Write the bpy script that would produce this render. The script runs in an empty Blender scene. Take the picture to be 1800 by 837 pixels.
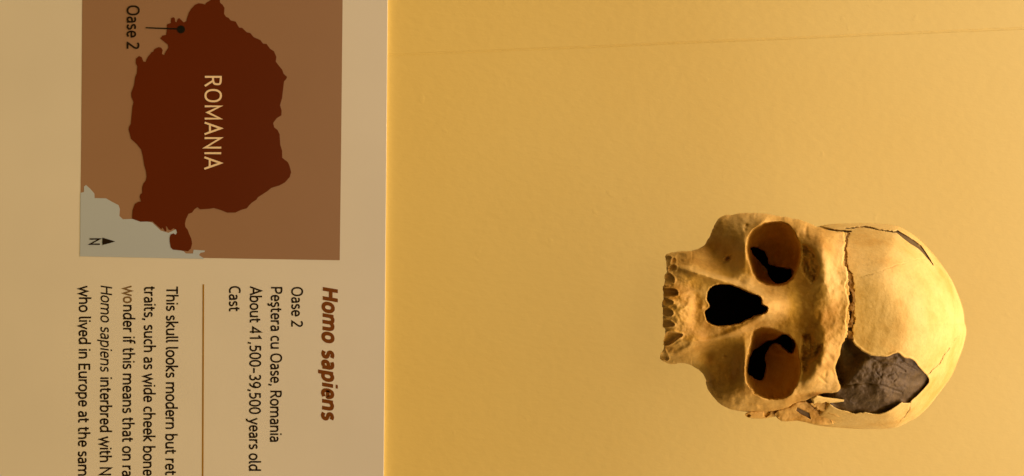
import bpy, math, random
import numpy as np
from mathutils import Matrix, Vector

random.seed(4)
SC = bpy.context.scene
COL = SC.collection

# ------------------------------------------------------------------ scale and camera
S = 0.0004            # metres per unit of the tracing (one unit = 0.4 mm on the reference plane)
D = 4000.0            # camera distance in the same units (1.6 m)
H0 = 1.35             # height of the lens above the floor


def world(p, q, w):
    """a traced point (p towards the ceiling, q towards the viewer's right) at depth w in front of the skull's middle"""
    k = (D - w) / D
    return ((q - 418.5) * k * S, -w * S, (p - 900.0) * k * S + H0)


cam = bpy.data.cameras.new('camera')
cam.sensor_width = 36.0
cam.lens = 36.0 * D / 1800.0
cam.clip_start = 0.05
cam.clip_end = 50.0
co = bpy.data.objects.new('camera', cam)
COL.objects.link(co)
co.matrix_world = Matrix(((0, -1, 0, 0), (0, 0, -1, -D * S), (1, 0, 0, H0), (0, 0, 0, 1)))  # held sideways
SC.camera = co

# ------------------------------------------------------------------ light
wd = bpy.data.worlds.new('World')
SC.world = wd
wd.use_nodes = True
bg = wd.node_tree.nodes['Background']
# a lit ceiling above, a dark gallery in front and below
_tc = wd.node_tree.nodes.new('ShaderNodeTexCoord')
_sx = wd.node_tree.nodes.new('ShaderNodeSeparateXYZ')
_mr = wd.node_tree.nodes.new('ShaderNodeMapRange')
_mr.interpolation_type = 'SMOOTHSTEP'
for i_, v_ in ((1, 0.10), (2, 1.0), (3, 0.025), (4, 3.55)):
    _mr.inputs[i_].default_value = v_
wd.node_tree.links.new(_tc.outputs['Generated'], _sx.inputs[0])
wd.node_tree.links.new(_sx.outputs['Z'], _mr.inputs[0])
wd.node_tree.links.new(_mr.outputs[0], bg.inputs[1])
bg.inputs[0].default_value = (0.95, 0.58, 0.155, 1)


def lamp(name, pos, target, power, size, color):
    l = bpy.data.lights.new(name, 'AREA')
    l.shape = 'RECTANGLE'
    l.size, l.size_y = size
    l.energy = power
    l.color = color
    o = bpy.data.objects.new(name, l)
    COL.objects.link(o)
    a = Vector(world(*pos)); b = Vector(world(*target))
    z = (a - b).normalized()
    x = Vector((1, 0, 0)); y = z.cross(x).normalized(); x = y.cross(z)
    o.matrix_world = Matrix(((x.x, y.x, z.x, a.x), (x.y, y.y, z.y, a.y), (x.z, y.z, z.z, a.z), (0, 0, 0, 1)))
    return o


lamp('strip_lamp', (2800, 560, 330), (1600, 560, -100), 5.0, (2.4, 0.2), (1.0, 0.92, 1.12))
_l = bpy.data.lights.new('label_fill', 'SPOT')  # unseen spot added as fill to brighten the label
_l.energy = 7.8
_l.color = (1.0, 0.72, 0.40)
_l.spot_size = math.radians(46)
_l.spot_blend = 0.9
_l.shadow_soft_size = 0.05
_o = bpy.data.objects.new('label_fill', _l)
COL.objects.link(_o)
_a = Vector(world(1500, 300, 2300)); _b = Vector(world(300, 418, -600))
_o.location = _a
_o.rotation_euler = (_b - _a).to_track_quat('-Z', 'Y').to_euler()

SC.view_settings.view_transform = 'Standard'
SC.view_settings.look = 'None'
SC.view_settings.exposure = 0.0
SC.view_settings.gamma = 1.0
SC.render.engine = 'CYCLES'
SC.cycles.max_bounces = 8
SC.cycles.diffuse_bounces = 5


# ------------------------------------------------------------------ materials
def srgb(r, g, b):
    f = lambda c: (c / 255.0) / 12.92 if c / 255.0 <= 0.04045 else ((c / 255.0 + 0.055) / 1.055) ** 2.4
    return (f(r), f(g), f(b), 1)


class Nodes:
    def __init__(self, name, rough=0.6, spec=0.3):
        self.m = bpy.data.materials.new(name)
        self.m.use_nodes = True
        self.t = self.m.node_tree
        self.b = self.t.nodes['Principled BSDF']
        self.b.inputs['Roughness'].default_value = rough
        self.b.inputs['Specular IOR Level'].default_value = spec
        self.co = self.t.nodes.new('ShaderNodeTexCoord').outputs['Object']

    def link(self, a, b):
        self.t.links.new(a, b)

    def noise(self, scale, detail=4, rough=0.55, stretch=None, dist=0.0):
        n = self.t.nodes.new('ShaderNodeTexNoise')
        n.inputs['Scale'].default_value = scale
        n.inputs['Detail'].default_value = detail
        n.inputs['Roughness'].default_value = rough
        n.inputs['Distortion'].default_value = dist
        v = self.co
        if stretch:
            mp = self.t.nodes.new('ShaderNodeMapping')
            mp.inputs['Scale'].default_value = stretch
            self.link(v, mp.inputs['Vector'])
            v = mp.outputs[0]
        self.link(v, n.inputs['Vector'])
        return n.outputs['Fac']

    def ramp(self, fac, stops):
        r = self.t.nodes.new('ShaderNodeValToRGB')
        e = r.color_ramp.elements
        while len(e) < len(stops):
            e.new(0.5)
        for i, (pos, c) in enumerate(stops):
            e[i].position = pos
            e[i].color = c
        self.link(fac, r.inputs[0])
        return r.outputs[0]

    def mix(self, fac, a, b, mode='MIX'):
        m = self.t.nodes.new('ShaderNodeMix')
        m.data_type = 'RGBA'
        m.blend_type = mode
        if isinstance(fac, float):
            m.inputs[0].default_value = fac
        else:
            self.link(fac, m.inputs[0])
        for s, v in ((6, a), (7, b)):
            if isinstance(v, tuple):
                m.inputs[s].default_value = v
            else:
                self.link(v, m.inputs[s])
        return m.outputs[2]

    def base(self, c):
        if isinstance(c, tuple):
            self.b.inputs['Base Color'].default_value = c
        else:
            self.link(c, self.b.inputs['Base Color'])

    def bump(self, fac, dist, strength=1.0, prev=None):
        n = self.t.nodes.new('ShaderNodeBump')
        n.inputs['Distance'].default_value = dist
        n.inputs['Strength'].default_value = strength
        self.link(fac, n.inputs['Height'])
        if prev:
            self.link(prev, n.inputs['Normal'])
        self.link(n.outputs[0], self.b.inputs['Normal'])
        return n.outputs[0]


def g(v):
    return (v, v, v, 1)


def bone_material(name, light, mid, dark):
    n = Nodes(name, 0.52, 0.25)
    big = n.ramp(n.noise(28, 5, 0.6), [(0.34, dark), (0.50, mid), (0.66, light)])
    fine = n.ramp(n.noise(420, 4, 0.65), [(0.30, g(0.80)), (0.62, g(1.0))])
    pits = n.ramp(n.noise(900, 2, 0.5), [(0.24, (0.55, 0.42, 0.28, 1)), (0.33, g(1.0))])
    c = n.mix(0.55, big, fine, 'MULTIPLY')
    n.base(n.mix(0.6, c, pits, 'MULTIPLY'))
    a = n.bump(n.noise(520, 5, 0.65), 0.00035, 0.55)
    n.bump(n.noise(150, 4, 0.6), 0.0010, 0.45, a)
    return n.m


M_BONE = bone_material('painted_bone_cast', (0.82, 0.59, 0.23, 1), (0.74, 0.49, 0.15, 1), (0.53, 0.295, 0.06, 1))
M_VAULT = bone_material('pale_bone_cast', (0.88, 0.68, 0.28, 1), (0.83, 0.61, 0.22, 1), (0.72, 0.46, 0.125, 1))

_n = Nodes('black_modelling_clay', 0.5, 0.3)
_n.base(_n.ramp(_n.noise(120, 5, 0.6), [(0.35, (0.078, 0.052, 0.028, 1)), (0.65, (0.135, 0.092, 0.048, 1))]))
_a = _n.bump(_n.noise(90, 5, 0.5, (0.6, 1, 1.6), 1.5), 0.0022, 0.32)
_n.bump(_n.noise(700, 3), 0.0003, 0.5, _a)
M_CLAY = _n.m
_n = Nodes('matt_black', 0.9, 0.05)
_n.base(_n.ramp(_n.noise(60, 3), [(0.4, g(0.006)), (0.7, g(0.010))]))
M_MATTBLACK = _n.m
_n = Nodes('dark_crack_putty', 0.8, 0.1)
_n.base(_n.ramp(_n.noise(200, 4), [(0.4, (0.20, 0.11, 0.035, 1)), (0.65, (0.42, 0.26, 0.09, 1))]))
_n.bump(_n.noise(600, 4), 0.0006, 0.8)
M_PUTTY = _n.m

_n = Nodes('yellow_wall_paint', 0.55, 0.25)
_c = _n.ramp(_n.noise(5, 4, 0.5), [(0.3, (0.76, 0.595, 0.195, 1)), (0.7, (0.79, 0.635, 0.225, 1))])
_n.base(_c)
_a = _n.bump(_n.noise(210, 3, 0.5, (1, 1, 0.55)), 0.0007, 0.35)
_sp = _n.ramp(_n.noise(95, 2, 0.4), [(0.72, g(0)), (0.80, g(1))])
_n.bump(_sp, 0.0002, 0.35, _a)
M_WALL = _n.m


def print_material(name, c, rough=0.38, var=0.05):
    n = Nodes(name, rough, 0.22)
    d = tuple(x * (1 - var) for x in c[:3]) + (1,)
    n.base(n.ramp(n.noise(9, 3), [(0.3, d), (0.7, c)]))
    n.bump(n.noise(900, 2), 0.00006, 0.25)
    return n.m


M_PANEL = print_material('cream_panel_print', (0.70, 0.70, 0.70, 1))
M_MAPBG = print_material('tan_map_print', (0.305, 0.19, 0.13, 1))
M_LAND = print_material('dark_brown_map_print', (0.105, 0.017, 0.0005, 1))
M_SEA = print_material('grey_sea_print', (0.42, 0.51, 0.68, 1))
M_INK = print_material('black_brown_ink', (0.016, 0.009, 0.004, 1))
M_INKGLARE = print_material('glare_grey_ink', (0.19, 0.125, 0.06, 1))  # ink lightened to grey; glare on the print put into its colour
M_BLACK = print_material('black_ink', (0.006, 0.006, 0.004, 1))
M_HEAD = print_material('rust_heading_ink', (0.165, 0.048, 0.002, 1))
M_RULE = print_material('ochre_rule_ink', (0.32, 0.17, 0.010, 1))
M_CREAM = print_material('cream_ink', (0.82, 0.68, 0.52, 1))


# ------------------------------------------------------------------ object helpers
def tag(o, label=None, cat=None, group=None, kind=None):
    if label: o['label'] = label
    if cat: o['category'] = cat
    if group: o['group'] = group
    if kind: o['kind'] = kind
    return o


def empty(name, loc):
    o = bpy.data.objects.new(name, None)
    o.empty_display_size = 0.03
    COL.objects.link(o)
    o.location = loc
    return o


def mesh_np(name, verts, quads, mat, parent=None, smooth=True, tris=None):
    """one mesh object from numpy arrays in world metres"""
    verts = np.asarray(verts, dtype=np.float64)
    off = np.array(parent.location) if parent is not None and parent.parent is None else np.zeros(3)
    if parent is not None and parent.parent is not None:
        off = np.array(parent.parent.location)
    verts = verts - off
    me = bpy.data.meshes.new(name)
    quads = np.asarray(quads, dtype=np.int32).reshape(-1, 4)
    nt = 0 if tris is None else len(tris)
    loops = quads.ravel() if nt == 0 else np.concatenate([quads.ravel(), np.asarray(tris, np.int32).ravel()])
    me.vertices.add(len(verts))
    me.vertices.foreach_set('co', verts.ravel())
    me.loops.add(len(loops))
    me.loops.foreach_set('vertex_index', loops.astype(np.int32))
    tot = np.concatenate([np.full(len(quads), 4), np.full(nt, 3)]).astype(np.int32)
    st = np.concatenate([[0], np.cumsum(tot)[:-1]]).astype(np.int32)
    me.polygons.add(len(tot))
    me.polygons.foreach_set('loop_start', st)
    me.polygons.foreach_set('loop_total', tot)
    me.polygons.foreach_set('use_smooth', np.full(len(tot), smooth))
    me.update(calc_edges=True)
    me.validate()
    me.materials.append(mat)
    o = bpy.data.objects.new(name, me)
    COL.objects.link(o)
    o.parent = parent
    return o


# ------------------------------------------------------------------ 2D field tools (numpy)
def zm(ox, oy, s, pts):
    return [(ox + x / s, oy + y / s) for x, y in pts]


def chaikin(pts, n=2, closed=True):
    P = np.asarray(pts, float)
    for _ in range(n):
        if closed:
            Q = np.roll(P, -1, axis=0)
            P = np.stack([0.75 * P + 0.25 * Q, 0.25 * P + 0.75 * Q], 1).reshape(-1, 2)
        else:
            a, b = P[:-1], P[1:]
            M = np.stack([0.75 * a + 0.25 * b, 0.25 * a + 0.75 * b], 1).reshape(-1, 2)
            P = np.vstack([P[:1], M, P[-1:]])
    return P


def sd_poly(p, q, poly):
    """signed distance, positive inside"""
    V = np.asarray(poly, float)
    d = np.full(p.shape, 1e9)
    ins = np.zeros(p.shape, bool)
    for (x0, y0), (x1, y1) in zip(V, np.roll(V, -1, axis=0)):
        dx, dy = x1 - x0, y1 - y0
        L = dx * dx + dy * dy
        if L < 1e-9:
            continue
        t = np.clip(((p - x0) * dx + (q - y0) * dy) / L, 0, 1)
        d = np.minimum(d, (p - x0 - t * dx) ** 2 + (q - y0 - t * dy) ** 2)
        if dy != 0:
            c = (y0 > q) != (y1 > q)
            ins ^= c & (p < dx * (q - y0) / dy + x0)
    d = np.sqrt(d)
    return np.where(ins, d, -d)


def dist_line(p, q, pts, widths):
    """max over a polyline of 1 - distance / half width (positive inside the stroke)"""
    best = np.full(p.shape, -9.0)
    for (a, b, wa, wb) in zip(pts[:-1], pts[1:], widths[:-1], widths[1:]):
        dx, dy = b[0] - a[0], b[1] - a[1]
        L = dx * dx + dy * dy + 1e-9
        t = np.clip(((p - a[0]) * dx + (q - a[1]) * dy) / L, 0, 1)
        d = np.sqrt((p - a[0] - t * dx) ** 2 + (q - a[1] - t * dy) ** 2)
        best = np.maximum(best, 1 - d / np.maximum(0.3, wa + (wb - wa) * t))
    return best


def sstep(x, a, b):
    t = np.clip((x - a) / (b - a), 0, 1)
    return t * t * (3 - 2 * t)


_rs = np.random.RandomState(11)
_NG = _rs.rand(128, 128)


def vnoise(x, y, ox=0.0):
    x = x + ox * 17.3 + 500; y = y + ox * 9.7 + 500
    xi = np.floor(x).astype(int); yi = np.floor(y).astype(int)
    fx = x - xi; fy = y - yi
    fx = fx * fx * fx * (fx * (fx * 6 - 15) + 10); fy = fy * fy * fy * (fy * (fy * 6 - 15) + 10)
    G = lambda i, j: _NG[i % 128, j % 128]
    return (G(xi, yi) * (1 - fx) + G(xi + 1, yi) * fx) * (1 - fy) + (G(xi, yi + 1) * (1 - fx) + G(xi + 1, yi + 1) * fx) * fy - 0.5


def fbm(p, q, size, octs=4, seed=0.0, gain=0.5):
    r = 0; a = 1.0
    for k in range(octs):
        ang = 0.6 + k * 1.1
        u = (p * math.cos(ang) - q * math.sin(ang)) / size
        v = (p * math.sin(ang) + q * math.cos(ang)) / size
        r = r + a * vnoise(u, v, seed + k)
        a *= gain; size *= 0.5
    return r


def tps(pts):
    P = np.asarray(pts, float)
    n = len(P)
    X = P[:, :2] / 100.0
    r2 = ((X[:, None] - X[None]) ** 2).sum(-1)
    K = np.where(r2 > 0, r2 * np.log(np.maximum(r2, 1e-12)), 0) + np.eye(n) * 0.02
    A = np.zeros((n + 3, n + 3))
    A[:n, :n] = K; A[:n, n] = 1; A[:n, n + 1:] = X
    A[n, :n] = 1; A[n + 1:, :n] = X.T
    c = np.linalg.solve(A, np.concatenate([P[:, 2], np.zeros(3)]))

    def ev(p, q):
        x = p / 100.0; y = q / 100.0
        r = c[n] + c[n + 1] * x + c[n + 2] * y
        for i in range(n):
            d2 = (x - X[i, 0]) ** 2 + (y - X[i, 1]) ** 2
            r = r + c[i] * d2 * np.log(np.maximum(d2, 1e-12))
        return r
    return ev


def blob(p, q, p0, q0, rp, rq, ang=0.0):
    a = math.radians(ang)
    u = (p - p0) * math.cos(a) + (q - q0) * math.sin(a)
    v = -(p - p0) * math.sin(a) + (q - q0) * math.cos(a)
    return np.exp(-((u / rp) ** 2 + (v / rq) ** 2))


def relief(name, parent, mat, poly, front, back, step=1.0, wall_mat=None):
    """closed solid over the outline poly: a front skin, a back skin and the wall between them"""
    V = np.asarray(poly)
    a0, b0 = V.min(0) - 2 * step; a1, b1 = V.max(0) + 2 * step
    ps = np.arange(a0, a1 + step, step); qs = np.arange(b0, b1 + step, step)
    p, q = np.meshgrid(ps, qs, indexing='ij')
    sd = sd_poly(p, q, V)
    gp, gq = np.gradient(sd, step)
    ins = sd > 0
    cell = ins[:-1, :-1] | ins[1:, :-1] | ins[:-1, 1:] | ins[1:, 1:]
    use = np.zeros_like(ins)
    for di in (0, 1):
        for dj in (0, 1):
            use[di:di + cell.shape[0], dj:dj + cell.shape[1]] |= cell
    mv = use & ~ins
    pp = np.where(mv, p - sd * gp, p); qq = np.where(mv, q - sd * gq, q)
    sdc = np.maximum(sd, 0)
    F = front(pp, qq, sdc)
    B = np.minimum(back(pp, qq, sdc, F), F - 0.5)
    idx = -np.ones(use.shape, int)
    n = use.sum()
    idx[use] = np.arange(n)
    kf = (D - F[use]) / D; kb = (D - B[use]) / D
    P, Q = pp[use], qq[use]
    vf = np.stack([(Q - 418.5) * kf * S, -F[use] * S, (P - 900) * kf * S + H0], 1)
    vb = np.stack([(Q - 418.5) * kb * S, -B[use] * S, (P - 900) * kb * S + H0], 1)
    ci, cj = np.nonzero(cell)
    qf = np.stack([idx[ci, cj], idx[ci, cj + 1], idx[ci + 1, cj + 1], idx[ci + 1, cj]], 1)
    qb = qf[:, ::-1] + n
    # the wall: edges used by one cell only
    E = np.concatenate([qf[:, [0, 1]], qf[:, [1, 2]], qf[:, [2, 3]], qf[:, [3, 0]]])
    key = np.sort(E, 1); kk = key[:, 0].astype(np.int64) * (n + 1) + key[:, 1]
    _, inv, cnt = np.unique(kk, return_inverse=True, return_counts=True)
    e = E[cnt[inv] == 1]
    qw = np.stack([e[:, 1], e[:, 0], e[:, 0] + n, e[:, 1] + n], 1)
    return mesh_np(name, np.vstack([vf, vb]), np.vstack([qf, qb, qw]), mat, parent)


# ------------------------------------------------------------------ traced outlines
def z1(*P): return zm(1140, 350, 3.803, P)
def z2(*P): return zm(1140, 550, 3.803, P)
def z3(*P): return zm(1420, 360, 3.987, P)
def z4(*P): return zm(1400, 560, 3.984, P)
def z5(*P): return zm(1140, 350, 1.9933, P)
def zt(*P): return zm(1290, 680, 9.0, P)
def zs1(*P): return zm(1150, 430, 6.975, P)
def zs2(*P): return zm(1150, 530, 6.975, P)
def zb1(*P): return zm(1390, 380, 6.975, P)
def zb2(*P): return zm(1390, 480, 6.975, P)
def zb3(*P): return zm(1390, 590, 6.975, P)
def zc1(*P): return zm(1240, 360, 6.975, P)
def zc2(*P): return zm(1220, 610, 6.44, P)


ORBIT_A = chaikin(z1((655, 290), (665, 250), (700, 203), (760, 163), (820, 148), (880, 148), (930, 163), (970, 208), (1000, 260), (1020, 320),
                     (1020, 390), (1005, 450), (985, 500), (950, 552), (900, 578), (840, 584), (780, 577), (730, 550), (700, 512), (680, 450), (662, 400), (652, 340)))
ORBIT_B = chaikin(z2((643, 400), (650, 330), (670, 250), (685, 190), (692, 130), (720, 98), (770, 86), (840, 103), (900, 130), (960, 158), (992, 210), (1002, 270),
                     (1014, 330), (1017, 400), (1000, 462), (970, 522), (930, 567), (860, 580), (780, 577), (720, 552), (680, 502), (653, 455)))
NOSE = chaikin(z1((388, 640), (398, 610), (420, 584), (460, 571), (520, 569), (570, 579), (620, 604), (680, 629), (740, 650), (757, 670), (752, 697), (770, 710),
                  (798, 725), (796, 746), (770, 766), (720, 779), (660, 806), (610, 832)) +
               z2((560, 80), (500, 90), (440, 84), (400, 66), (380, 35), (374, 5)) + z1((378, 750), (390, 735), (410, 715), (400, 690), (389, 665)), 1)
FISS_A = chaikin(z1((668, 330), (700, 315), (740, 325), (780, 355), (805, 400), (800, 430), (830, 445), (880, 455), (930, 455), (970, 475), (978, 500), (945, 545),
                    (900, 568), (850, 570), (820, 555), (800, 510), (785, 460), (740, 415), (700, 370)), 2)
FISS_B = chaikin(z2((690, 250), (720, 240), (760, 205), (800, 185), (850, 175), (890, 142), (930, 140), (965, 168), (982, 205), (978, 255), (955, 275), (930, 260),
                    (900, 230), (860, 208), (840, 200), (800, 240), (780, 290), (790, 340), (780, 400), (770, 450), (730, 462), (695, 435), (662, 405), (660, 370), (675, 290)), 2)

# face outline, from the tooth row up the viewer's left side, along the broken brow edge, and back down the right side
FACE = (zs1((115, 790), (95, 745), (100, 690), (118, 650), (112, 590), (100, 530), (125, 490), (125, 420), (128, 385), (155, 340), (150, 260), (140, 200), (132, 145), (150, 112), (200, 98), (265, 97), (330, 84), (480, 80), (560, 40), (620, 0))
        + zc1((20, 445), (50, 395), (75, 330), (100, 265), (130, 210), (165, 165), (215, 140), (265, 125), (330, 125), (420, 105), (540, 98), (640, 100), (720, 108), (837, 125))
        + zb1((20, 25), (100, 45), (180, 65), (240, 95), (320, 130), (400, 155), (470, 172), (560, 186), (640, 192), (672, 200), (668, 260), (664, 330), (655, 400), (652, 470),
              (632, 540), (640, 590), (670, 630), (695, 690), (700, 740), (690, 837))
        + zb2((668, 110), (680, 170), (688, 230), (705, 300), (712, 400), (700, 450), (690, 560), (680, 640), (690, 720), (665, 800))
        + zb3((668, 30), (640, 90), (610, 150), (605, 230), (580, 290), (545, 360), (550, 430), (570, 510), (590, 570), (612, 635), (600, 670), (550, 702), (440, 702), (340, 715), (250, 760), (180, 795))
        + zt((1130, 220), (970, 245), (880, 320), (780, 345), (700, 365), (600, 385), (450, 390), (300, 395), (200, 400))
        + zc2((470, 720), (400, 700), (330, 670), (270, 630), (220, 570), (170, 495), (145, 455), (135, 420), (135, 370), (105, 305), (60, 265), (0, 228))
        + zs2((470, 790), (400, 765), (320, 758), (245, 765), (200, 770), (150, 748), (80, 715), (70, 690), (90, 620), (120, 560), (110, 500), (130, 440), (140, 370), (130, 330), (92, 315), (100, 260), (110, 190), (105, 130), (100, 80)))
FACE = chaikin(FACE, 1)


def roughen(poly, amp_fn, step=1.3):
    V = np.asarray(poly); out = []
    for a, b in zip(V, np.roll(V, -1, axis=0)):
        n = max(1, int(np.hypot(*(b - a)) / step))
        for k in range(n):
            out.append(a + (b - a) * k / n)
    out = np.array(out)
    amp = amp_fn(out[:, 0], out[:, 1])
    return out + np.stack([fbm(out[:, 0], out[:, 1], 7, 3, 91.0) * amp, fbm(out[:, 0], out[:, 1], 7, 3, 95.0) * amp], 1)


ORBIT_A = roughen(ORBIT_A, lambda p, q: 1.8 + 0 * p, 2.0)
ORBIT_B = roughen(ORBIT_B, lambda p, q: 1.8 + 0 * p, 2.0)
NOSE = roughen(NOSE, lambda p, q: 1.6 + 0 * p, 1.6)
FACE = roughen(FACE, lambda p, q: 1.2 + 2.0 * (p > 1478) + 1.0 * (p < 1200))

VAULT = chaikin(z3((-60, 190), (60, 156), (115, 140), (210, 133), (300, 131), (420, 130), (520, 135), (590, 141), (640, 152), (700, 185), (760, 225), (820, 280), (880, 345), (930, 410),
                   (980, 480), (1020, 550), (1050, 620), (1080, 700), (1095, 770), (1099, 837))
                + z4((1183, 40), (1192, 85), (1185, 130), (1165, 210), (1130, 300), (1090, 400), (1040, 470), (980, 550), (920, 625), (850, 690), (800, 715), (740, 750),
                     (680, 770), (600, 776), (500, 776), (400, 772), (300, 765), (200, 758), (100, 740))
                + [(1395, 735), (1372, 718), (1350, 685), (1338, 640), (1334, 560), (1338, 480), (1356, 428), (1382, 405)], 2)
VC = (1512.0, 573.0)

HOLE = chaikin(z4((350, 128), (385, 138), (402, 175), (440, 213), (490, 244), (540, 264), (600, 264), (640, 268), (680, 247), (712, 238), (740, 263), (760, 280), (800, 284),
                  (835, 309), (852, 340), (880, 368), (917, 400), (932, 440), (900, 481), (860, 521), (830, 551), (806, 568), (795, 589), (745, 591), (735, 581), (700, 611), (650, 641),
                  (600, 661), (550, 669), (490, 656), (440, 656), (400, 664), (350, 646), (300, 636), (260, 616), (233, 594), (200, 560), (170, 535), (150, 520), (250, 440),
                  (262, 330), (290, 240), (320, 160)), 1)

# ------------------------------------------------------------------ skull surfaces
_ang = np.linspace(-math.pi, math.pi, 1441)


def _radii():
    V = np.asarray(VAULT) - np.array(VC)
    R = np.zeros(len(_ang))
    for (x0, y0), (x1, y1) in zip(V, np.roll(V, -1, axis=0)):
        c, s = np.cos(_ang), np.sin(_ang)
        ex, ey = x1 - x0, y1 - y0
        den = c * ey - s * ex
        with np.errstate(divide='ignore', invalid='ignore'):
            t = (x0 * ey - y0 * ex) / den
            u = (x0 * s - y0 * c) / den
        ok = (np.abs(den) > 1e-9) & (t > 0) & (u >= -1e-6) & (u <= 1 + 1e-6)
        R = np.where(ok, np.maximum(R, t), R)
    return R


VR = _radii()


def rho(p, q):
    a = np.arctan2(q - VC[1], p - VC[0])
    return np.clip(np.hypot(p - VC[0], q - VC[1]) / np.interp(a, _ang, VR), 0, 1)


def dome_raw(p, q):
    r = rho(p, q)
    return -85 + 236 * (1 - r ** 2.25) ** (1 / 2.1)


def dome(p, q):
    d = dome_raw(p, q)
    lim = 138 - np.maximum(0, 1482 - p) * 2.6
    k = 14.0
    h = np.clip(0.5 + 0.5 * (lim - d) / k, 0, 1)
    return lim + (d - lim) * h - k * h * (1 - h)


def dome_back(p, q, sd, F):
    r = rho(p, q)
    return -85 - 178 * (1 - r ** 2.4) ** (1 / 2.0)


JAG = lambda p, q: fbm(p, q, 9, 3, 3.0) * 2.6
CRACK_MAIN = z3((286, 192), (272, 240), (268, 300), (264, 350), (262, 400), (278, 450), (292, 480), (302, 530), (306, 600), (308, 660), (306, 720), (306, 780), (308, 830)) + z4((376, 20), (378, 70), (378, 140))
CRACK_W = [2.0, 2.0, 2.2, 2.4, 2.4, 2.6, 3.0, 4.5, 5.0, 5.0, 4.5, 5.0, 4.8, 4.2, 4.6, 5.0]
CRACK_TOP = z3((50, 150), (110, 168), (190, 184), (270, 189), (300, 188)) 
CRACK_PAR = z3((262, 168), (330, 162), (400, 157), (446, 163), (500, 178), (535, 181), (600, 192), (625, 190), (680, 228), (730, 262), (780, 295), (810, 330), (838, 368), (855, 390), (878, 424))
CRACK_PARW = [0.6, 1.3, 2.0, 1.4, 0.5, 0.9, 1.4, 2.6, 4.6, 5.6, 4.6, 3.2, 2.2, 1.2, 0.5]
HAIR = [z4((915, 402), (945, 365), (975, 335), (1000, 320), (1025, 270), (1050, 232), (1110, 140), (1150, 110)),
        z4((800, 592), (790, 640), (755, 680), (700, 745), (640, 768), (570, 735)),
        z3((930, 480), (970, 550), (1000, 620), (1020, 700), (1030, 790)),
        z3((820, 375), (740, 388), (680, 408), (620, 420), (560, 445), (520, 465), (430, 490), (350, 520))]


def vault_front(p, q, sd):
    d = dome(p, q)
    d = d + fbm(p, q, 60, 3, 1.0) * 2.2 + fbm(p, q, 12, 3, 2.0) * 0.35
    # the loose plate along the viewer's left edge stands proud of the frontal
    j = JAG(p, q)
    jf = fbm(p, q, 5, 2, 33.0)
    c1 = dist_line(p + j * 0.3 + jf * 3.2, q + j * 0.3, CRACK_MAIN, CRACK_W)
    d = d - 15 * sstep(c1, 0.0, 0.45)
    c2 = dist_line(p + j * 0.25, q + j * 0.25, CRACK_PAR, CRACK_PARW)
    d = d - 15 * sstep(c2, 0.0, 0.5)
    c3 = dist_line(p, q, CRACK_TOP, [4, 3, 2.2, 2.0, 1.5])
    d = d - 12 * sstep(c3, 0, 0.5)
    for i, h in enumerate(HAIR):
        ww = 1.1 if i < 2 else 0.8
        c = dist_line(p + j * 0.6, q + j * 0.6, h, [ww] * len(h))
        d = d - (3.0, 2.6, 1.4, 1.1)[i] * sstep(c, 0, 0.8) * (0.6 + 0.8 * (fbm(p, q, 14, 2, 9.0) > -0.15))
    hs = sd_poly(p + j * 0.35, q - j * 0.35, HOLE)
    d = d - 64 * sstep(hs, -0.4, 1.6)
    d = d + 1.2 * np.exp(-((hs + 2.0) / 2.0) ** 2)
    # dark corner gap beside the frontal, and the wedge under the sliver
    t3 = sd_poly(p, q, zt((1130, 215), (1215, 172), (1262, 275), (1195, 262)))
    d = d - 26 * sstep(t3, 0, 1.5)
    return d


def core_front(p, q, sd):
    d = dome(p, q) - 9.0
    hs = sd_poly(p, q, HOLE)
    m = sstep(hs, -2, 6)
    lum = fbm(p, q * 1.5, 46, 5, 6.0, 0.55) * 9.0 + fbm(p, q, 11, 3, 7.0) * 1.8
    d = d - m * (5 - lum)
    # finger grooves
    for (a, b, w_) in ((z4((520, 270), (600, 320), (700, 330), (760, 370)), 3.2, 2.5), (z4((640, 400), (690, 380), (710, 410), (680, 440)), 2.2, 2.0),
                       (z4((560, 380), (590, 410), (600, 390)), 2.4, 1.6), (z4((350, 470), (480, 450), (600, 470), (740, 520)), 3.0, 3.0), (z4((740, 300), (790, 330), (840, 360)), 2.2, 2.4)):
        d = d - w_ * sstep(dist_line(p, q, a, [b] * len(a)), 0, 1)
    deep = sd_poly(p, q, z4((345, 120), (400, 175), (470, 250), (440, 330), (360, 420), (330, 480), (270, 480), (250, 330), (300, 220)))
    d = d - 26 * sstep(deep, -6, 14)
    return d


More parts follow.
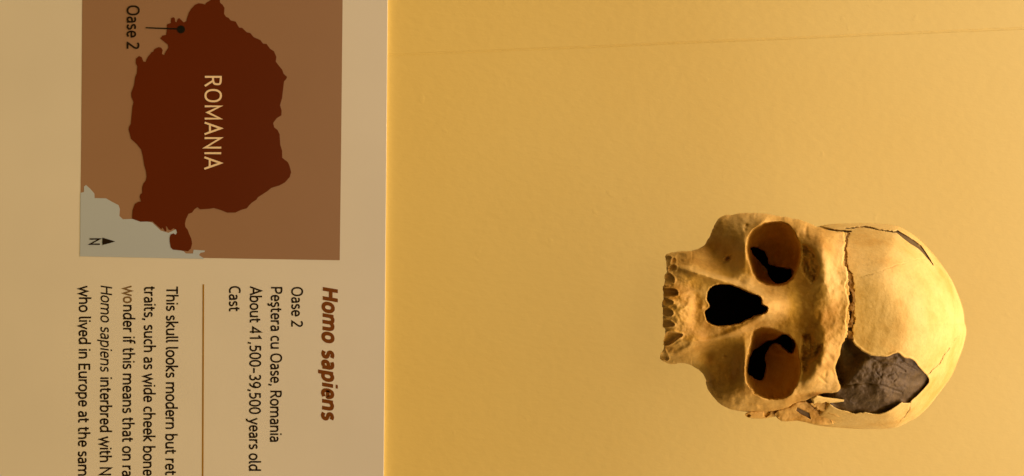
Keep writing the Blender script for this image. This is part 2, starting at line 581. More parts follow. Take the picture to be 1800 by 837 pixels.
_fp = [
    # midline, teeth to brow
    (1160, 541, 150), (1175, 541, 166), (1195, 541, 172), (1215, 541, 166), (1232, 541, 158), (1345, 538, 184), (1362, 541, 172), (1378, 544, 158), (1398, 546, 144), (1420, 548, 152), (1446, 550, 163), (1466, 553, 158), (1490, 556, 156),
    (1446, 520, 163), (1446, 585, 163), (1412, 520, 143), (1412, 580, 140),
    # rim of the nasal opening
    (1240, 512, 150), (1258, 498, 144), (1280, 497, 140), (1305, 507, 150), (1330, 518, 164), (1240, 566, 150), (1258, 577, 144), (1285, 575, 144), (1310, 565, 154), (1332, 554, 166),
    # between nose and orbits
    (1350, 508, 142), (1330, 498, 134), (1370, 512, 138), (1390, 508, 138), (1350, 570, 142), (1330, 578, 134), (1370, 566, 138), (1390, 576, 138),
    # lower orbit rims
    (1309, 480, 132), (1309, 455, 132), (1309, 430, 127), (1316, 408, 114), (1308, 608, 132), (1308, 630, 132), (1306, 655, 128), (1312, 680, 114),
    # lateral rims
    (1335, 386, 96), (1360, 380, 84), (1385, 384, 88), (1335, 703, 96), (1360, 709, 88), (1385, 705, 96),
    # upper rims and the brow
    (1402, 405, 112), (1410, 430, 124), (1412, 455, 130), (1405, 485, 134), (1402, 600, 133), (1410, 625, 129), (1412, 655, 123), (1404, 685, 112),
    (1440, 430, 143), (1445, 460, 158), (1444, 490, 163), (1447, 610, 161), (1439, 640, 151), (1426, 668, 132),
    (1420, 405, 110), (1440, 405, 104), (1460, 406, 96), (1485, 410, 92),
    (1465, 440, 136), (1488, 440, 122), (1488, 480, 146), (1488, 520, 153), (1488, 590, 153), (1468, 480, 151), (1468, 610, 152), (1476, 640, 136), (1462, 640, 142),
    (1470, 665, 112), (1474, 682, 100), (1450, 675, 112), (1440, 688, 100), (1420, 700, 90), (1400, 712, 80),
    # tooth row
    (1170, 450, 66), (1175, 470, 100), (1170, 490, 126), (1168, 512, 148), (1168, 570, 148), (1168, 592, 130), (1172, 612, 104), (1165, 632, 66),
    (1195, 448, 78), (1198, 470, 116), (1198, 495, 142), (1198, 518, 162), (1198, 565, 162), (1198, 590, 142), (1198, 612, 118), (1195, 634, 76),
    (1215, 465, 116), (1235, 478, 126), (1215, 500, 142), (1215, 520, 156), (1215, 565, 154), (1222, 595, 136), (1220, 615, 114),
    # canine fossa
    (1222, 445, 84), (1245, 455, 86), (1265, 460, 94), (1255, 435, 74), (1272, 430, 88), (1245, 622, 88), (1255, 640, 82), (1268, 640, 90), (1250, 605, 106), (1285, 470, 112), (1290, 450, 112), (1285, 615, 112), (1288, 640, 106),
    (1236, 640, 70),
    # cheek bones
    (1255, 415, 62), (1262, 392, 58), (1275, 382, 56), (1285, 400, 88), (1300, 385, 80), (1290, 420, 102), (1250, 668, 70), (1258, 690, 70), (1275, 705, 74), (1285, 685, 98), (1300, 700, 92), (1290, 665, 106), (1310, 718, 66), (1340, 722, 66), (1370, 722, 64),
]
FT = tps(_fp)

SOCKETS = [
    (zs1((128, 150), (180, 140), (212, 155), (196, 200), (185, 260), (160, 285), (140, 210)), 9),
    (zs1((205, 195), (235, 160), (268, 180), (262, 220), (225, 245), (205, 235)), 6),
    (zs1((165, 330), (180, 280), (230, 245), (275, 262), (268, 310), (230, 335)), 9),
    (zs1((110, 490), (118, 410), (160, 350), (210, 365), (250, 410), (245, 470), (215, 468), (170, 500)), 17),
    (zs1((95, 645), (100, 545), (140, 540), (210, 540), (270, 550), (295, 585), (285, 622), (210, 640)), 20),
    (zs1((110, 680), (160, 670), (230, 690), (235, 725), (170, 745), (110, 735)), 5),
    (zs2((85, 150), (100, 85), (150, 76), (200, 95), (232, 130), (225, 165), (170, 185)), 16),
    (zs2((80, 305), (95, 225), (150, 218), (205, 240), (252, 278), (240, 300), (160, 310)), 18),
    (zs2((105, 520), (125, 440), (150, 372), (215, 368), (300, 385), (350, 400), (345, 425), (280, 460), (220, 510), (150, 542)), 17),
    (zs2((60, 690), (95, 610), (120, 565), (150, 640), (185, 690), (160, 725), (90, 710)), 12),
]
SOCKETS = [(chaikin(a, 1), b) for a, b in SOCKETS]


def orbit(p, q, F, sd_o, poly, apex, depth, wall):
    V = np.asarray(poly) - np.array(apex)
    a = np.arctan2(q - apex[1], p - apex[0])
    va = np.arctan2(V[:, 1], V[:, 0]); o = np.argsort(va)
    R = np.interp(a, va[o], np.hypot(V[:, 0], V[:, 1])[o], period=2 * math.pi)
    r = np.clip(np.hypot(p - apex[0], q - apex[1]) / R, 0, 1)
    low = depth + (p - apex[0]) * 0.05
    bowl = F - wall * sstep(sd_o, -0.5, 4.5) - (F - wall - low) * (1 - r ** 1.7) ** 0.9
    return np.where(sd_o > -0.5, np.minimum(F, bowl), F)


def face_front(p, q, sd):
    F = FT(p, q)
    # ridges and hollows
    B = lambda *a: blob(p, q, *a)
    F = F + 7 * 1.4 * B(1232, 483, 26, 7, 14) + 8 * B(1265, 492, 20, 6, 10) + 8 * B(1222, 600, 24, 8, -10)          # canine ridges
    F = F + 4 * B(1205, 541, 14, 5, 0) + 3 * B(1206, 515, 12, 6) + 3 * B(1206, 567, 12, 6)
    for line, hh, ww in (([(1188, 467), (1215, 476), (1240, 483), (1262, 490), (1288, 498), (1312, 508), (1336, 522)], 5.5, 8.0),
                         ([(1192, 620), (1222, 604), (1255, 596), (1288, 584), (1318, 570), (1338, 556)], 5.0, 8.0),
                         ([(1250, 412), (1262, 392), (1276, 381)], 3.0, 6.0), ([(1262, 700), (1290, 712), (1330, 716)], 3.0, 7.0)):
        F = F + hh * sstep(dist_line(p, q, line, [ww] * len(line)), 0, 1)
    F = F - 9 * B(1278, 456, 8, 3.2, -35) - 12 * B(1280, 454, 4, 2.2, -35)                                       # infraorbital foramen
    F = F - 5 * B(1273, 626, 4, 2.6, 20)
    F = F - 15 * B(1242, 626, 13, 12) - 11 * B(1252, 440, 16, 13) - 3 * B(1285, 640, 12, 30) - 3 * B(1284, 440, 12, 22)                                                  # canine fossa
    F = F - 7 * B(1222, 545, 9, 30) + 3 * B(1234, 541, 4, 4)
    F = F + 5 * B(1309, 440, 5, 30, 0) + 5 * B(1309, 640, 5, 36, 0)                                              # lower rims stand up
    F = F + 6 * B(1338, 392, 14, 6, -40)
    F = F - 5 * B(1312, 397, 3, 3) - 3 * B(1310, 404, 3, 3)
    # rough hollows under the brow ridge
    rough = fbm(p, q, 9, 3, 21.0, 0.6)
    mA = sd_poly(p, q, zb1((130, 340), (200, 360), (260, 410), (305, 480), (320, 560), (352, 640), (340, 720), (310, 790), (260, 837), (200, 780), (140, 690), (115, 600), (130, 450)))
    mB = sd_poly(p, q, zb3((130, -20), (250, -40), (290, 60), (390, 100), (385, 180), (300, 290), (225, 350), (215, 430), (150, 480), (120, 400), (110, 250), (120, 120)))
    for m in (mA, mB):
        s = sstep(m, -1.5, 4.5)
        F = F - s * (8.5 + rough * 9)
    F = F + 4 * B(1448, 460, 9, 38, -6) + 4 * B(1440, 640, 8, 30, 28)                                            # brow crest
    F = F - 3.5 * B(1417, 404, 3, 8, 8)
    for a in ((1461, 630, 4, 9, -30), (1438, 640, 4, 6, -20), (1451, 658, 3, 6, 10), (1464, 655, 3, 7, -30), (1447, 668, 2.5, 9, -50)):
        F = F - 3.0 * B(*a)
    F = F - 5 * B(1414, 583, 15, 20, -10) - 3 * B(1478, 520, 12, 40)
    F = F + fbm(p, q, 34, 3, 12.0) * 5.0 * (1 - 0.5 * sstep(p, 1440, 1462)) + fbm(p, q, 11, 3, 14.0) * 1.7
    low = sstep(p, 1240, 1200)
    F = F + low * fbm(p, q * 1.3, 9, 3, 16.0) * 2.4
    # tooth sockets, each a hollow with a thin raised rim
    for poly, dep in SOCKETS:
        s = sd_poly(p, q, poly)
        F = F + 2.6 * np.exp(-((s + 1.0) / 1.4) ** 2)
        t = np.clip(s / 7.0, 0, 1)
        F = F - 0.7 * dep * np.where(s > 0, np.sqrt(1 - (1 - t) ** 2), 0) 
    # rounded outer edge; thin along the broken brow edge
    rad = 4 + 12 * sstep(p, 1470, 1420)
    rad = np.where(p < 1215, 4, rad)
    t = np.clip(sd / rad, 0, 1)
    F = F - rad * 1.15 * (1 - np.sqrt(1 - (1 - t) ** 2))
    br = sstep(p, 1468, 1480)
    F = F + br * (0.7 * sstep(q, 465, 500) * sstep(q, 615, 590) + 1.2 * fbm(p, q, 10, 2, 70.0)) * np.exp(-((sd - 1.6) / 1.6) ** 2)
    # openings
    so = sd_poly(p, q, ORBIT_A)
    F = F + 0.3 * np.exp(-((so + 3) / 2.5) ** 2)
    F0 = F
    F = orbit(p, q, F, so, ORBIT_A, (1345, 478), -60, 60)
    so2 = sd_poly(p, q, ORBIT_B)
    F = F + 0.3 * np.exp(-((so2 + 3) / 2.5) ** 2)
    F = orbit(p, q, F, so2, ORBIT_B, (1335, 622), -60, 60)
    j = JAG(p, q)
    for fz in (FISS_A, FISS_B):
        s = sd_poly(p + j * 0.9, q - j * 0.8, fz)
        F = np.where(s > -0.5, np.minimum(F, F + (-130 - F) * sstep(s, -0.3, 2.5)), F)
    sn = sd_poly(p, q, NOSE)
    F = F + 0.4 * np.exp(-((sn + 2.0) / 1.8) ** 2)
    F = F + (-130 - F) * sstep(sn, -0.5, 2.0)
    return F


def face_back(p, q, sd, F):
    base = FT(p, q) - (16 + 44 * sstep(p, 1478, 1440)) - 40 * sstep(sd, 0, 60)
    return np.minimum(base, F - 6)


WALLW = -620.0
skull = empty('skull', world(1430, 565, -620))
tag(skull, 'tan cast of a jawless human skull patched with black clay, mounted on the yellow wall', 'skull')

fc = relief('facial_bone', skull, M_BONE, FACE, face_front, face_back, 1.0)
tag(fc, 'tan face of the skull with eye sockets, nose opening and empty tooth sockets')
vt = relief('braincase', skull, M_VAULT, VAULT, vault_front, dome_back, 1.0)
tag(vt, 'pale smooth braincase with cracks and a broken-out side')
inset = chaikin(VAULT, 0)
cen = np.array(VC)
inset = cen + (np.asarray(VAULT) - cen) * 0.955
cl = relief('clay_fill', skull, M_CLAY, inset, core_front, lambda p, q, s, F: np.minimum(F - 25, dome(p, q) - 40), 1.2)
tag(cl, 'black clay filling the missing side of the braincase')


def shade_plate(poly, w0):  # black plate inside an opening, standing in for its deep shade
    return relief('cavity_shade_plate', skull, M_MATTBLACK, poly, lambda p, q, s: w0 + fbm(p, q, 30, 3, 30.0) * 6, lambda p, q, s, F: F - 6, 2.0)


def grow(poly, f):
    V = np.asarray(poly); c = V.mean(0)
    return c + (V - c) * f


shade_plate(grow(NOSE, 1.05), -20)
shade_plate(grow(ORBIT_A, 0.97), -95)
shade_plate(grow(ORBIT_B, 0.97), -95)

# brown putty packed in the main crack, with three open pits
PUT = CRACK_MAIN
pw = [2.4, 2.6, 2.8, 3.0, 3.2, 3.4, 3.8, 5.2, 5.6, 5.6, 5.2, 5.6, 5.4, 4.8, 4.6, 4.0]
_a = np.asarray(PUT)
left = [(x - w_, y) for (x, y), w_ in zip(PUT, pw)]
right = [(x + w_, y) for (x, y), w_ in zip(PUT, pw)]
put_poly = left + right[::-1]


def putty_front(p, q, sd):
    f = dome(p, q) - 2.0 + fbm(p, q, 7, 3, 40.0) * 3.5
    for a in (zb2((722, 240), (738, 300), (736, 345)), zb2((730, 480), (722, 520), (720, 550)), zb2((705, 690), (745, 690))):
        f = f - 16 * sstep(dist_line(p, q, a, [3.4] * len(a)), 0, 0.5)
    return f


pt = relief('crack_putty', skull, M_PUTTY, put_poly, putty_front, lambda p, q, s, F: dome(p, q) - 26, 0.8)

# the rod that carries the skull
def rod():
    V = []; Q = []
    n = 20
    for w_ in (-215.0, WALLW + 1):
        for i in range(n):
            a = 2 * math.pi * i / n
            V.append(world(1490 + 13 * math.cos(a), 575 + 13 * math.sin(a), w_))
    for i in range(n):
        j = (i + 1) % n
        Q.append((i, j, n + j, n + i))
    return mesh_np('mounting_rod', V, Q, M_MATTBLACK, skull)


rod()

# fragments of the temple on the viewer's right
tfrag = (zt((640, 430), (700, 370), (880, 318), (970, 248), (1130, 222), (1190, 268), (1230, 300), (1280, 335), (1295, 325), (1320, 375), (1345, 372), (1385, 395), (1440, 400), (1500, 440), (1540, 425), (1535, 470), (1515, 500), (1560, 545), (1580, 590),
                   (1460, 606), (1340, 606), (1200, 575), (1000, 535), (850, 548), (750, 545), (690, 500)))
tslot = (zt((1000, 322), (1190, 412), (1215, 515), (1140, 475), (1060, 440), (980, 375)))


def tf_front(p, q, sd):
    jj = fbm(p, q, 5, 2, 80.0)
    f = 62 - (q - 705) * 1.15 - (p - 1400) * 0.2 + fbm(p, q, 16, 3, 50.0) * 4.5
    f = f + 3.0 * sstep(dist_line(p + jj * 2, q + jj * 2, zt((1290, 350), (1330, 400), (1420, 440), (1510, 470), (1550, 560)), [1.2] * 5), 0, 1) - 4.0 * sstep(dist_line(p + jj * 3, q, zt((1340, 395), (1430, 420), (1510, 450)), [2.2, 2.2, 1.2]), 0, 1)
    t = np.clip(sd / 5, 0, 1)
    f = f - 4 * (1 - np.sqrt(1 - (1 - t) ** 2))
    f = f - 4 * blob(p, q, 1365, 729, 5, 3, 30)
    s = sd_poly(p, q, tslot)
    return f - 12 * sstep(s, -0.3, 1.2)


tf = relief('temple_fragment', skull, M_BONE, tfrag, tf_front, lambda p, q, s, F: 53 - (q - 705) * 1.15 - (p - 1400) * 0.2, 0.6)
tag(tf, 'thin broken plate of temple bone with a dark slot in it')
slot = relief('slot_clay', tf, M_CLAY, grow(tslot, 1.25), lambda p, q, s: 56.0 - (q - 705) * 1.15 - (p - 1400) * 0.2, lambda p, q, s, F: F - 2, 0.8)

sliver = (zt((1235, 190), (1310, 135), (1420, 162), (1560, 180), (1660, 190), (1745, 203), (1735, 236), (1640, 246), (1510, 256), (1450, 240), (1380, 262), (1320, 250), (1262, 272)))
bridge = zt((1195, 262), (1245, 255), (1262, 268), (1320, 225), (1400, 235), (1510, 252), (1530, 285), (1550, 325), (1600, 345), (1650, 352), (1700, 378), (1780, 388), (1850, 400), (1800, 470),
            (1640, 480), (1560, 455), (1500, 432), (1440, 392), (1385, 388), (1345, 365), (1320, 368), (1295, 318), (1280, 328), (1225, 292))


def br_front(p, q, sd):
    t = np.clip(sd / 3, 0, 1)
    return 68 - (q - 705) * 1.0 - (p - 1440) * 0.25 + fbm(p, q, 12, 3, 55.0) * 4.0 - 3 * (1 - np.sqrt(1 - (1 - t) ** 2))


bf = relief('temple_fragment', skull, M_BONE, bridge, br_front, lambda p, q, s, F: F - 8, 0.6)
tag(bf, 'ragged piece of temple bone under the pointed sliver')
sl = relief('bone_sliver', skull, M_VAULT, sliver, lambda p, q, s: 102 - (q - 700) * 1.0 - (p - 1430) * 0.3 - 3 * (1 - np.clip(s / 3, 0, 1)) ** 2,
            lambda p, q, s, F: F - 7, 0.6)
tag(sl, 'pointed sliver of bone sticking out over the black clay')

zyg = chaikin(zt((172, 440), (200, 405), (300, 385), (450, 380), (620, 370), (760, 350), (760, 420), (660, 470), (600, 480), (500, 502), (400, 506), (280, 502), (200, 478)), 1)


def zy_front(p, q, sd):
    f = 44 - (q - 722) * 1.1 - (p - 1340) * 0.3 + fbm(p, q, 14, 3, 60.0) * 2
    t = np.clip(sd / 4, 0, 1)
    f = f - 5 * (1 - np.sqrt(1 - (1 - t) ** 2))
    f = f - 7 * sstep(sd_poly(p, q, zt((182, 432), (240, 428), (272, 455), (230, 488), (195, 470))), -0.3, 1.5)
    f = f - 6 * sstep(sd_poly(p, q, zt((466, 390), (590, 385), (560, 450), (500, 490), (470, 460))), -0.3, 1.5)
    return f


zy = relief('cheek_arch', skull, M_BONE, zyg, zy_front, lambda p, q, s, F: F - 30, 0.6)
tag(zy, 'broken stub of the cheek arch')

# ------------------------------------------------------------------ wall


def wall():
    # one sheet with a shallow joint running across it
    n = 60
    P = np.linspace(-900, 3300, n)
    V = []; prof = [(-2600, 0), (-2.6, 0), (-1.0, 1.6), (1.0, 1.6), (2.4, 0), (2600, 0)]
    rs = np.random.RandomState(5)
    for i, p_ in enumerate(P):
        line = 97 + (p_ - 690) * (-47.0 / 1110) + 0.6 * (rs.rand() - .5)
        for k, (dq, dz) in enumerate(prof):
            qv = line + dq
            s_ = 0.55 + 0.45 * min(1, max(0, (p_ - 700) / 500))
            V.append(world(p_, qv, WALLW - dz * s_))
    Q = []
    m = len(prof)
    for i in range(n - 1):
        for k in range(m - 1):
            a = i * m + k
            Q.append((a, a + 1, a + m + 1, a + m))
    return mesh_np('wall', V, Q, M_WALL, None, False)


tag(wall(), 'yellow painted wall with a faint joint line behind the skull', 'wall', kind='structure')

# ------------------------------------------------------------------ label panel
PW = -611.0
lab = empty('label_panel', world(340, 418, WALLW))
tag(lab, 'cream printed museum label with a brown map and text, on the yellow wall', 'label panel')


def board():
    out = [(683.0, -160), (673.4, 1000), (-260, 1000), (-260, -160)]
    r = 2.0
    V = []; n = 4
    c = np.mean(out, axis=0)
    ring = lambda k, w: [world(c[0] + (x - c[0]) * k, c[1] + (y - c[1]) * k, w) for x, y in out]
    rings = [ring(1 - 0.0, WALLW), ring(1.0, PW - 1.2), ring(0.9985, PW)]
    for R in rings: V += R
    Q = []
    for a in range(2):
        for i in range(4):
            j = (i + 1) % 4
            Q.append((a * 4 + i, a * 4 + j, a * 4 + 4 + j, a * 4 + 4 + i))
    Q.append((8, 9, 10, 11)); Q.append((3, 2, 1, 0))
    o = mesh_np('board', V, Q, M_PANEL, lab, False)
    return o


board()
LAY = 0.35        # each print layer stands this many units above the one below


def flat(name, poly, layer, mat, parent, label=None):
    V = [world(x, y, PW + LAY * layer) for x, y in poly]
    off = lab.location
    me = bpy.data.meshes.new(name)
    from mathutils.geometry import tessellate_polygon
    vs = [Vector((v[0], v[2], 0)) for v in V]
    tri = tessellate_polygon([vs])
    pts = [tuple(Vector(v) - off) for v in V]
    faces = []
    for t in tri:
        a, b, c = (Vector(pts[i]) for i in t)
        n = (b - a).cross(c - a)
        faces.append(tuple(t) if n.y < 0 else (t[0], t[2], t[1]))
    me.from_pydata(pts, [], faces)
    me.materials.append(mat)
    o = bpy.data.objects.new(name, me)
    COL.objects.link(o)
    o.parent = parent
    if label: o['label'] = label
    return o


mp = flat('map', [(145.6, -130), (603.0, -130), (602.3, 0), (599.8, 250), (597.2, 457.6), (140.6, 450), (142.8, 250)], 1, M_MAPBG, lab, 'tan square map printed on the label')

zA = lambda *P: zm(210, 0, 7.609, P)
zB = lambda *P: zm(210, 90, 5.231, P)
zC = lambda *P: zm(210, 240, 5.231, P)
zD = lambda *P: zm(360, 20, 4.183, P)
zE = lambda *P: zm(360, 200, 4.183, P)
zF = lambda *P: zm(130, 310, 5.232, P)

sea = zF((60, 152), (92, 145), (92, 95), (110, 80), (150, 115), (188, 160), (190, 200), (295, 203), (350, 235), (410, 265), (422, 300), (418, 365), (450, 395), (535, 392), (720, 425), (800, 500), (870, 520),
         (950, 480), (960, 540), (930, 600), (940, 670), (1010, 690), (1030, 710), (1095, 710), (1100, 675), (1205, 683), (1200, 697), (1165, 703), (1150, 725), (1195, 755), (1200, 759.5), (56, 735))
flat('sea_area', sea, 2, M_SEA, mp)

land = (zA((1160, 40), (1215, 5), (1250, -30), (1340, -30), (1345, 35), (1380, 65), (1405, 105), (1400, 185), (1425, 225), (1460, 240), (1490, 275), (1555, 290), (1600, 370))
        + zD((275, 122), (310, 155), (335, 160), (360, 190), (410, 212), (428, 238), (455, 240), (480, 275), (510, 295), (526, 335), (522, 370), (545, 400), (570, 430),
             (580, 460), (605, 482), (600, 497), (583, 515), (575, 580), (568, 640), (553, 690), (565, 730), (563, 765), (530, 785))
        + zE((503, 68), (510, 100), (535, 120), (550, 150), (555, 230), (568, 270), (570, 325), (610, 355), (622, 380), (635, 430), (625, 465), (590, 505), (550, 527), (490, 545), (460, 570), (390, 615),
             (380, 632), (345, 655), (325, 675), (310, 695), (265, 708), (225, 727), (165, 727), (110, 705), (65, 693))
        + zC((830, 665), (740, 670), (718, 650), (690, 670), (668, 700), (635, 712), (612, 760), (603, 800))
        + zF((1025, 465), (1045, 490), (1060, 530), (1080, 575), (1087, 620), (1075, 665), (1050, 690), (1020, 685), (960, 680), (910, 675), (890, 655), (880, 600), (880, 560), (890, 535), (915, 525),
             (935, 537), (948, 520), (940, 490), (915, 478), (890, 497), (870, 490), (858, 465), (845, 458), (852, 500), (838, 508), (822, 480), (810, 470), (806, 488), (785, 470), (722, 415), (612, 418), (560, 400), (535, 390), (540, 310), (560, 255), (590, 235), (618, 232),
             (605, 190), (612, 165), (628, 155), (628, 100), (640, 65), (660, 40))
        + zC((250, 370), (245, 320), (230, 270), (215, 180), (200, 120), (160, 70), (105, 20))
        + zB((105, 795), (85, 720), (90, 690), (105, 670), (112, 590), (120, 510), (130, 470), (110, 420), (108, 385), (135, 310), (145, 240), (160, 205), (165, 140), (150, 110), (152, 70), (180, 45), (205, 55), (220, 95), (240, 100), (260, 55), (290, 20))
        + zA((420, 705), (455, 690), (465, 660), (500, 640), (530, 630), (560, 640), (578, 670), (570, 722), (598, 738), (620, 690), (655, 640), (650, 600), (545, 515), (575, 478), (625, 468), (635, 400), (635, 335), (650, 320),
             (690, 310), (690, 245), (725, 230), (742, 245), (745, 290), (765, 300), (780, 255), (800, 243), (860, 300), (895, 285), (905, 240), (930, 170), (960, 120), (1010, 65), (1060, 45), (1110, 50), (1145, 62)))
flat('country_shape', land, 3, M_LAND, mp)
flat('leader_line', zA((350, 364), (790, 379), (790, 398), (350, 380)), 4, M_BLACK, mp)
flat('place_dot', [(318.2 + 7.0 * math.cos(a), 51.8 + 6.9 * math.sin(a)) for a in np.linspace(0, 2 * math.pi, 40, endpoint=False)], 5, M_BLACK, mp)
flat('north_arrow', zF((262, 564), (380, 600), (262, 633)), 4, M_INK, mp)

# ---- lettering: a narrow humanist sans drawn as pen strokes (centre lines on a 700-unit capital)
def ell(cx, cy, rx, ry, a0=90, a1=450, n=26, e=2.25):
    out = []
    for i in range(n + 1):
        a = math.radians(a0 + (a1 - a0) * i / n)
        c, s_ = math.cos(a), math.sin(a)
        out.append((cx + rx * math.copysign(abs(c) ** (2 / e), c), cy + ry * math.copysign(abs(s_) ** (2 / e), s_)))
    return out


def cr(*P):
    """smooth open curve through the points"""
    P = [np.array(p_, float) for p_ in P]
    Q = [2 * P[0] - P[1]] + P + [2 * P[-1] - P[-2]]
    out = []
    for i in range(1, len(Q) - 2):
        for k in range(6):
            t = k / 6.0
            out.append(tuple(0.5 * (2 * Q[i] + (Q[i + 1] - Q[i - 1]) * t + (2 * Q[i - 1] - 5 * Q[i] + 4 * Q[i + 1] - Q[i + 2]) * t * t
                                    + (3 * Q[i] - Q[i - 1] - 3 * Q[i + 1] + Q[i + 2]) * t ** 3)))
    out.append(tuple(P[-1]))
    return out


ST = lambda x, y0=0, y1=500: [(x, y0), (x, y1)]
BOWL = lambda cx: ell(cx, 250, 150, 217)
GL = {
    'o': (470, [ell(235, 250, 172, 219)]),
    'a': (440, [cr((75, 430), (190, 466), (305, 435), (345, 320)) + [(345, 0)], cr((345, 285), (240, 280), (120, 245), (82, 140), (130, 45), (235, 38), (345, 120))]),
    'e': (450, [[(85, 255), (388, 255)] + ell(237, 250, 155, 219, 2, 300, 22) + [(385, 78)]]),
    's': (380, [cr((320, 432), (205, 466), (105, 435), (78, 362), (120, 292), (205, 258), (295, 212), (318, 130), (270, 55), (175, 33), (58, 75))]),
    'n': (490, [ST(85), cr((85, 330), (150, 430), (250, 462), (355, 425), (395, 300)) + [(395, 0)]]),
    'm': (760, [ST(85), cr((85, 330), (150, 430), (235, 462), (335, 425), (378, 300)) + [(378, 0)], cr((378, 330), (440, 430), (530, 462), (630, 425), (672, 300)) + [(672, 0)]]),
    'u': (490, [[(88, 500)] + cr((88, 190), (125, 75), (225, 38), (335, 75), (400, 180)), ST(400)]),
    'h': (490, [ST(85, 0, 745), cr((85, 330), (150, 430), (250, 462), (355, 425), (395, 300)) + [(395, 0)]]),
    'r': (320, [ST(85), cr((85, 310), (140, 420), (225, 460), (305, 448))]),
    'i': (180, [ST(90), [(90, 620), (90, 712)]]),
    'l': (215, [[(88, 745)] + cr((88, 140), (115, 55), (205, 35))]),
    't': (320, [[(118, 640)] + cr((118, 150), (150, 60), (225, 35), (295, 52)), [(25, 465), (285, 465)]]),
    'd': (490, [ST(400, 0, 745), cr((400, 420), (300, 466), (180, 450), (95, 350), (82, 220), (115, 90), (205, 35), (310, 75), (400, 180))]),
    'b': (490, [ST(88, 0, 745), cr((88, 330), (165, 430), (270, 465), (370, 400), (405, 270), (380, 120), (290, 40), (180, 36), (88, 75))]),
    'p': (490, [ST(88, -195, 500), cr((88, 330), (165, 430), (270, 465), (370, 400), (405, 270), (380, 120), (290, 40), (180, 36), (88, 75))]),
    'c': (400, [cr((355, 432), (255, 466), (145, 430), (85, 320), (85, 190), (140, 75), (250, 35), (360, 72))]),
    'v': (430, [[(35, 500), (215, 10), (395, 500)]]),
    'w': (680, [[(40, 500), (190, 10), (340, 480), (490, 10), (640, 500)]]),
    'y': (430, [[(35, 500), (220, 20)], [(395, 500)] + cr((235, 30), (170, -120), (110, -160), (40, -155))]),
    'k': (430, [ST(88, 0, 745), [(380, 500), (125, 262), (395, 0)]]),
    'f': (300, [cr((300, 700), (225, 712), (150, 680), (120, 580)) + [(120, 0)], [(25, 465), (275, 465)]]),
    'H': (600, [ST(95, 0, 690), ST(505, 0, 690), [(95, 365), (505, 365)]]),
    'N': (600, [[(95, 0), (95, 668), (505, 22), (505, 690)]]),
    'O': (640, [ell(320, 345, 245, 318)]),
    'A': (560, [[(30, 0), (280, 668), (530, 0)], [(120, 220), (440, 220)]]),
    'P': (510, [ST(95, 0, 690), [(95, 652)] + cr((260, 652), (400, 610), (430, 480), (390, 350), (250, 300)) + [(95, 300)]]),
    'R': (540, [ST(95, 0, 690), [(95, 652)] + cr((260, 652), (390, 615), (415, 500), (375, 380), (250, 335)) + [(95, 335)], [(265, 335), (490, 0)]]),
    'C': (520, [cr((475, 622), (355, 658), (215, 625), (115, 500), (92, 330), (130, 150), (250, 45), (365, 32), (480, 68))]),
    'T': (500, [[(20, 652), (480, 652)], ST(250, 0, 652)]),
    'M': (720, [[(95, 0), (95, 640), (360, 120), (625, 640), (625, 0)]]),
    'I': (200, [ST(100, 0, 690)]),
    'E': (480, [[(430, 652), (95, 652), (95, 38), (435, 38)], [(95, 365), (400, 365)]]),
    '2': (480, [cr((70, 600), (170, 658), (290, 650), (370, 580), (365, 470), (280, 330), (150, 160)) + [(75, 45), (415, 38)]]),
    '4': (480, [[(350, 0), (350, 655), (55, 195), (440, 195)]]),
    '1': (480, [[(100, 545), (265, 660), (265, 0)]]),
    '5': (480, [[(380, 652), (130, 652), (115, 375)] + cr((200, 400), (310, 385), (385, 300), (385, 180), (315, 70), (200, 32), (75, 65))]),
    '0': (480, [ell(240, 345, 170, 317)]),
    '3': (480, [cr((80, 615), (190, 658), (310, 640), (360, 540), (320, 420), (200, 365)), cr((200, 365), (330, 330), (388, 215), (350, 90), (225, 30), (75, 68))]),
    '9': (480, [cr((385, 400), (310, 290), (200, 270), (105, 340), (90, 480), (140, 610), (250, 660), (355, 600), (395, 450), (370, 250), (270, 80), (130, 10))]),
    ',': (200, [[(120, 75), (70, -120)]]),
    '-': (420, [[(50, 270), (370, 270)]]),
    ' ': (225, []),
}
GL['\u015f'] = (380, GL['s'][1] + [cr((190, 0), (235, -80), (210, -150), (110, -165))])


def ribbon(path, hw):
    P = np.asarray(path, float)
    keep = [0] + [i for i in range(1, len(P)) if np.hypot(*(P[i] - P[i - 1])) > 1.0]
    P = P[keep]
    closed = np.hypot(*(P[0] - P[-1])) < 1.5 and len(P) > 5
    T = np.diff(P, axis=0); T /= np.hypot(T[:, 0], T[:, 1])[:, None]
    N = np.stack([-T[:, 1], T[:, 0]], 1)
    if closed:
        n0 = np.vstack([N[-1:], N]); n1 = np.vstack([N, N[:1]])
    else:
        n0 = np.vstack([N[:1], N]); n1 = np.vstack([N, N[-1:]])
    m = n0 + n1
    L = np.hypot(m[:, 0], m[:, 1]); m /= np.maximum(L, 1e-6)[:, None]
    k = hw / np.maximum((m * n1).sum(1), 0.33)
    return P + m * k[:, None], P - m * k[:, None]


def lay_out(body, track):
    x = 0; out = []
    for ch in body:
        w_, strokes = GL[ch]
        for i, s_ in enumerate(strokes):
            out.append((x, i, s_))
        x += w_ + track
    return out, x - track


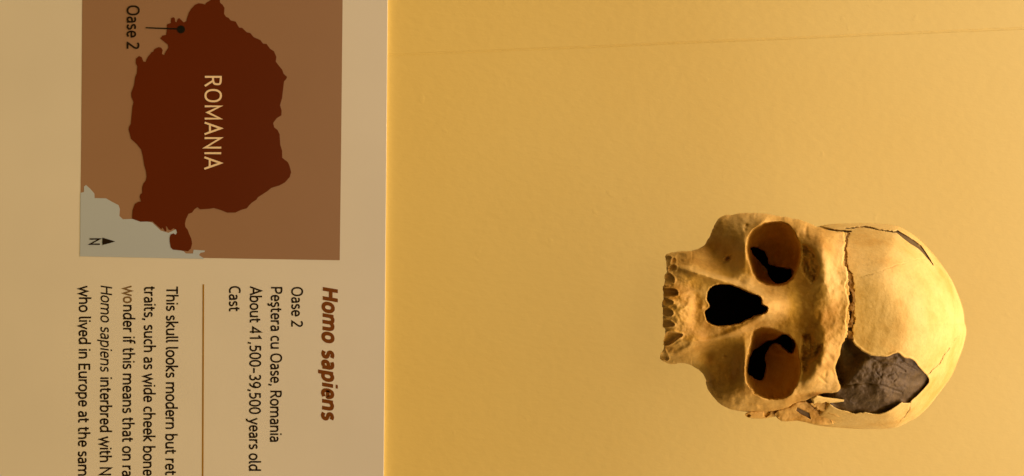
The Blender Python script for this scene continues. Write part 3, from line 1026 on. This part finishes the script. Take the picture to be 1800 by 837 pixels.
def letters(name, body, base, cap, q0, q1, layer, mat, parent, hw=53.0, shear=0.0, fit=None, slope=-0.006, label=None, track=0):
    """baseline at p=base, capitals `cap` high, from q0 to q1 along q; `fit` is the part of the text that ends at q1"""
    strokes, total = lay_out(body, track)
    if fit: total = lay_out(fit, track)[1]
    first = GL[body[0]][1][0]
    lsb = min(x for x, y in sum(GL[body[0]][1], [])) - hw
    k = (q1 - q0) / (total - 2 * lsb)
    V = []; Q = []
    for x, i, path in strokes:
        a, b = ribbon(path, hw)
        n = len(a); o0 = len(V)
        w_ = PW + LAY * layer + 0.03 * i
        kk = (D - w_) / D
        for pt_ in list(a) + list(b):
            y = pt_[1] / 690.0 * cap
            qv = q0 + (x + pt_[0] - lsb) * k + y * shear
            pv = base + (qv - q0) * slope + y
            V.append(((qv - 418.5) * kk * S, -w_ * S, (pv - 900) * kk * S + H0))
        for j in range(n - 1):
            Q.append((o0 + j, o0 + j + 1, o0 + n + j + 1, o0 + n + j))
    V = np.array(V); Q = np.array(Q)
    # every face looks at the viewer
    e1 = V[Q[:, 1]] - V[Q[:, 0]]; e2 = V[Q[:, 2]] - V[Q[:, 0]]
    flip = np.cross(e1, e2)[:, 1] > 0
    Q[flip] = Q[flip][:, ::-1]
    o = mesh_np(name, V, Q, mat, parent, False)
    if label: o['label'] = label
    return o


letters('map_text', 'ROMANIA', 360.2, 29.5, 133.5, 296, 5, M_CREAM, mp, 42, label='cream country name across the map', track=45)
letters('map_text', 'Oase 2', 223.6, 21.5, 9.5, 87, 4, M_INK, mp, 50, label='dark place name above the map pointer')
letters('compass_letter', 'N', 157.8, 18.0, 419, 430.6, 4, M_INK, mp, 55)
letters('heading_text', 'Homo sapiens', 567.5, 26.5, 504.5, 737, 1, M_HEAD, lab, 84, 0.17, label='rust brown bold italic heading', track=55)
letters('text_line', 'Oase 2', 512.6, 19.8, 504.5, 575.5, 1, M_INK, lab)
letters('text_line', 'Pe\u015ftera cu Oase, Romania', 476.4, 19.8, 504.5, 777, 1, M_INK, lab)
letters('text_line', 'About 41,500-39,500 years old', 439.6, 19.8, 503, 829.6, 1, M_INK, lab)
letters('text_line', 'Cast', 403.0, 19.8, 503, 547, 1, M_INK, lab)
letters('text_line', 'This skull looks modern but retains', 292.6, 20.0, 502.4, 837, 1, M_INK, lab, fit='This skull looks modern but ret')
letters('text_line', 'traits, such as wide cheek bones', 253.6, 20.0, 502, 838, 1, M_INK, lab, fit='traits, such as wide cheek bone')
letters('text_line', 'nder if this means that on rare', 216.7, 20.0, 536, 838, 1, M_INK, lab, fit='nder if this means that on ra')
letters('text_line', 'wo', 216.9, 20.0, 502, 533.8, 1, M_INKGLARE, lab, label='start of a text line greyed by painted glare')
letters('text_line', 'Homo sapiens', 177.2, 20.0, 502, 652, 1, M_INK, lab, 45, 0.15)
letters('text_line', 'interbred with Ne', 176.4, 20.0, 663.5, 836, 1, M_INK, lab, fit='interbred with N')
letters('text_line', 'who lived in Europe at the same', 139.2, 20.0, 502, 838, 1, M_INK, lab, fit='who lived in Europe at the sam')
flat('rule_line', [(356.2, 500), (358.9, 500), (357.4, 920), (354.7, 920)], 1, M_RULE, lab)
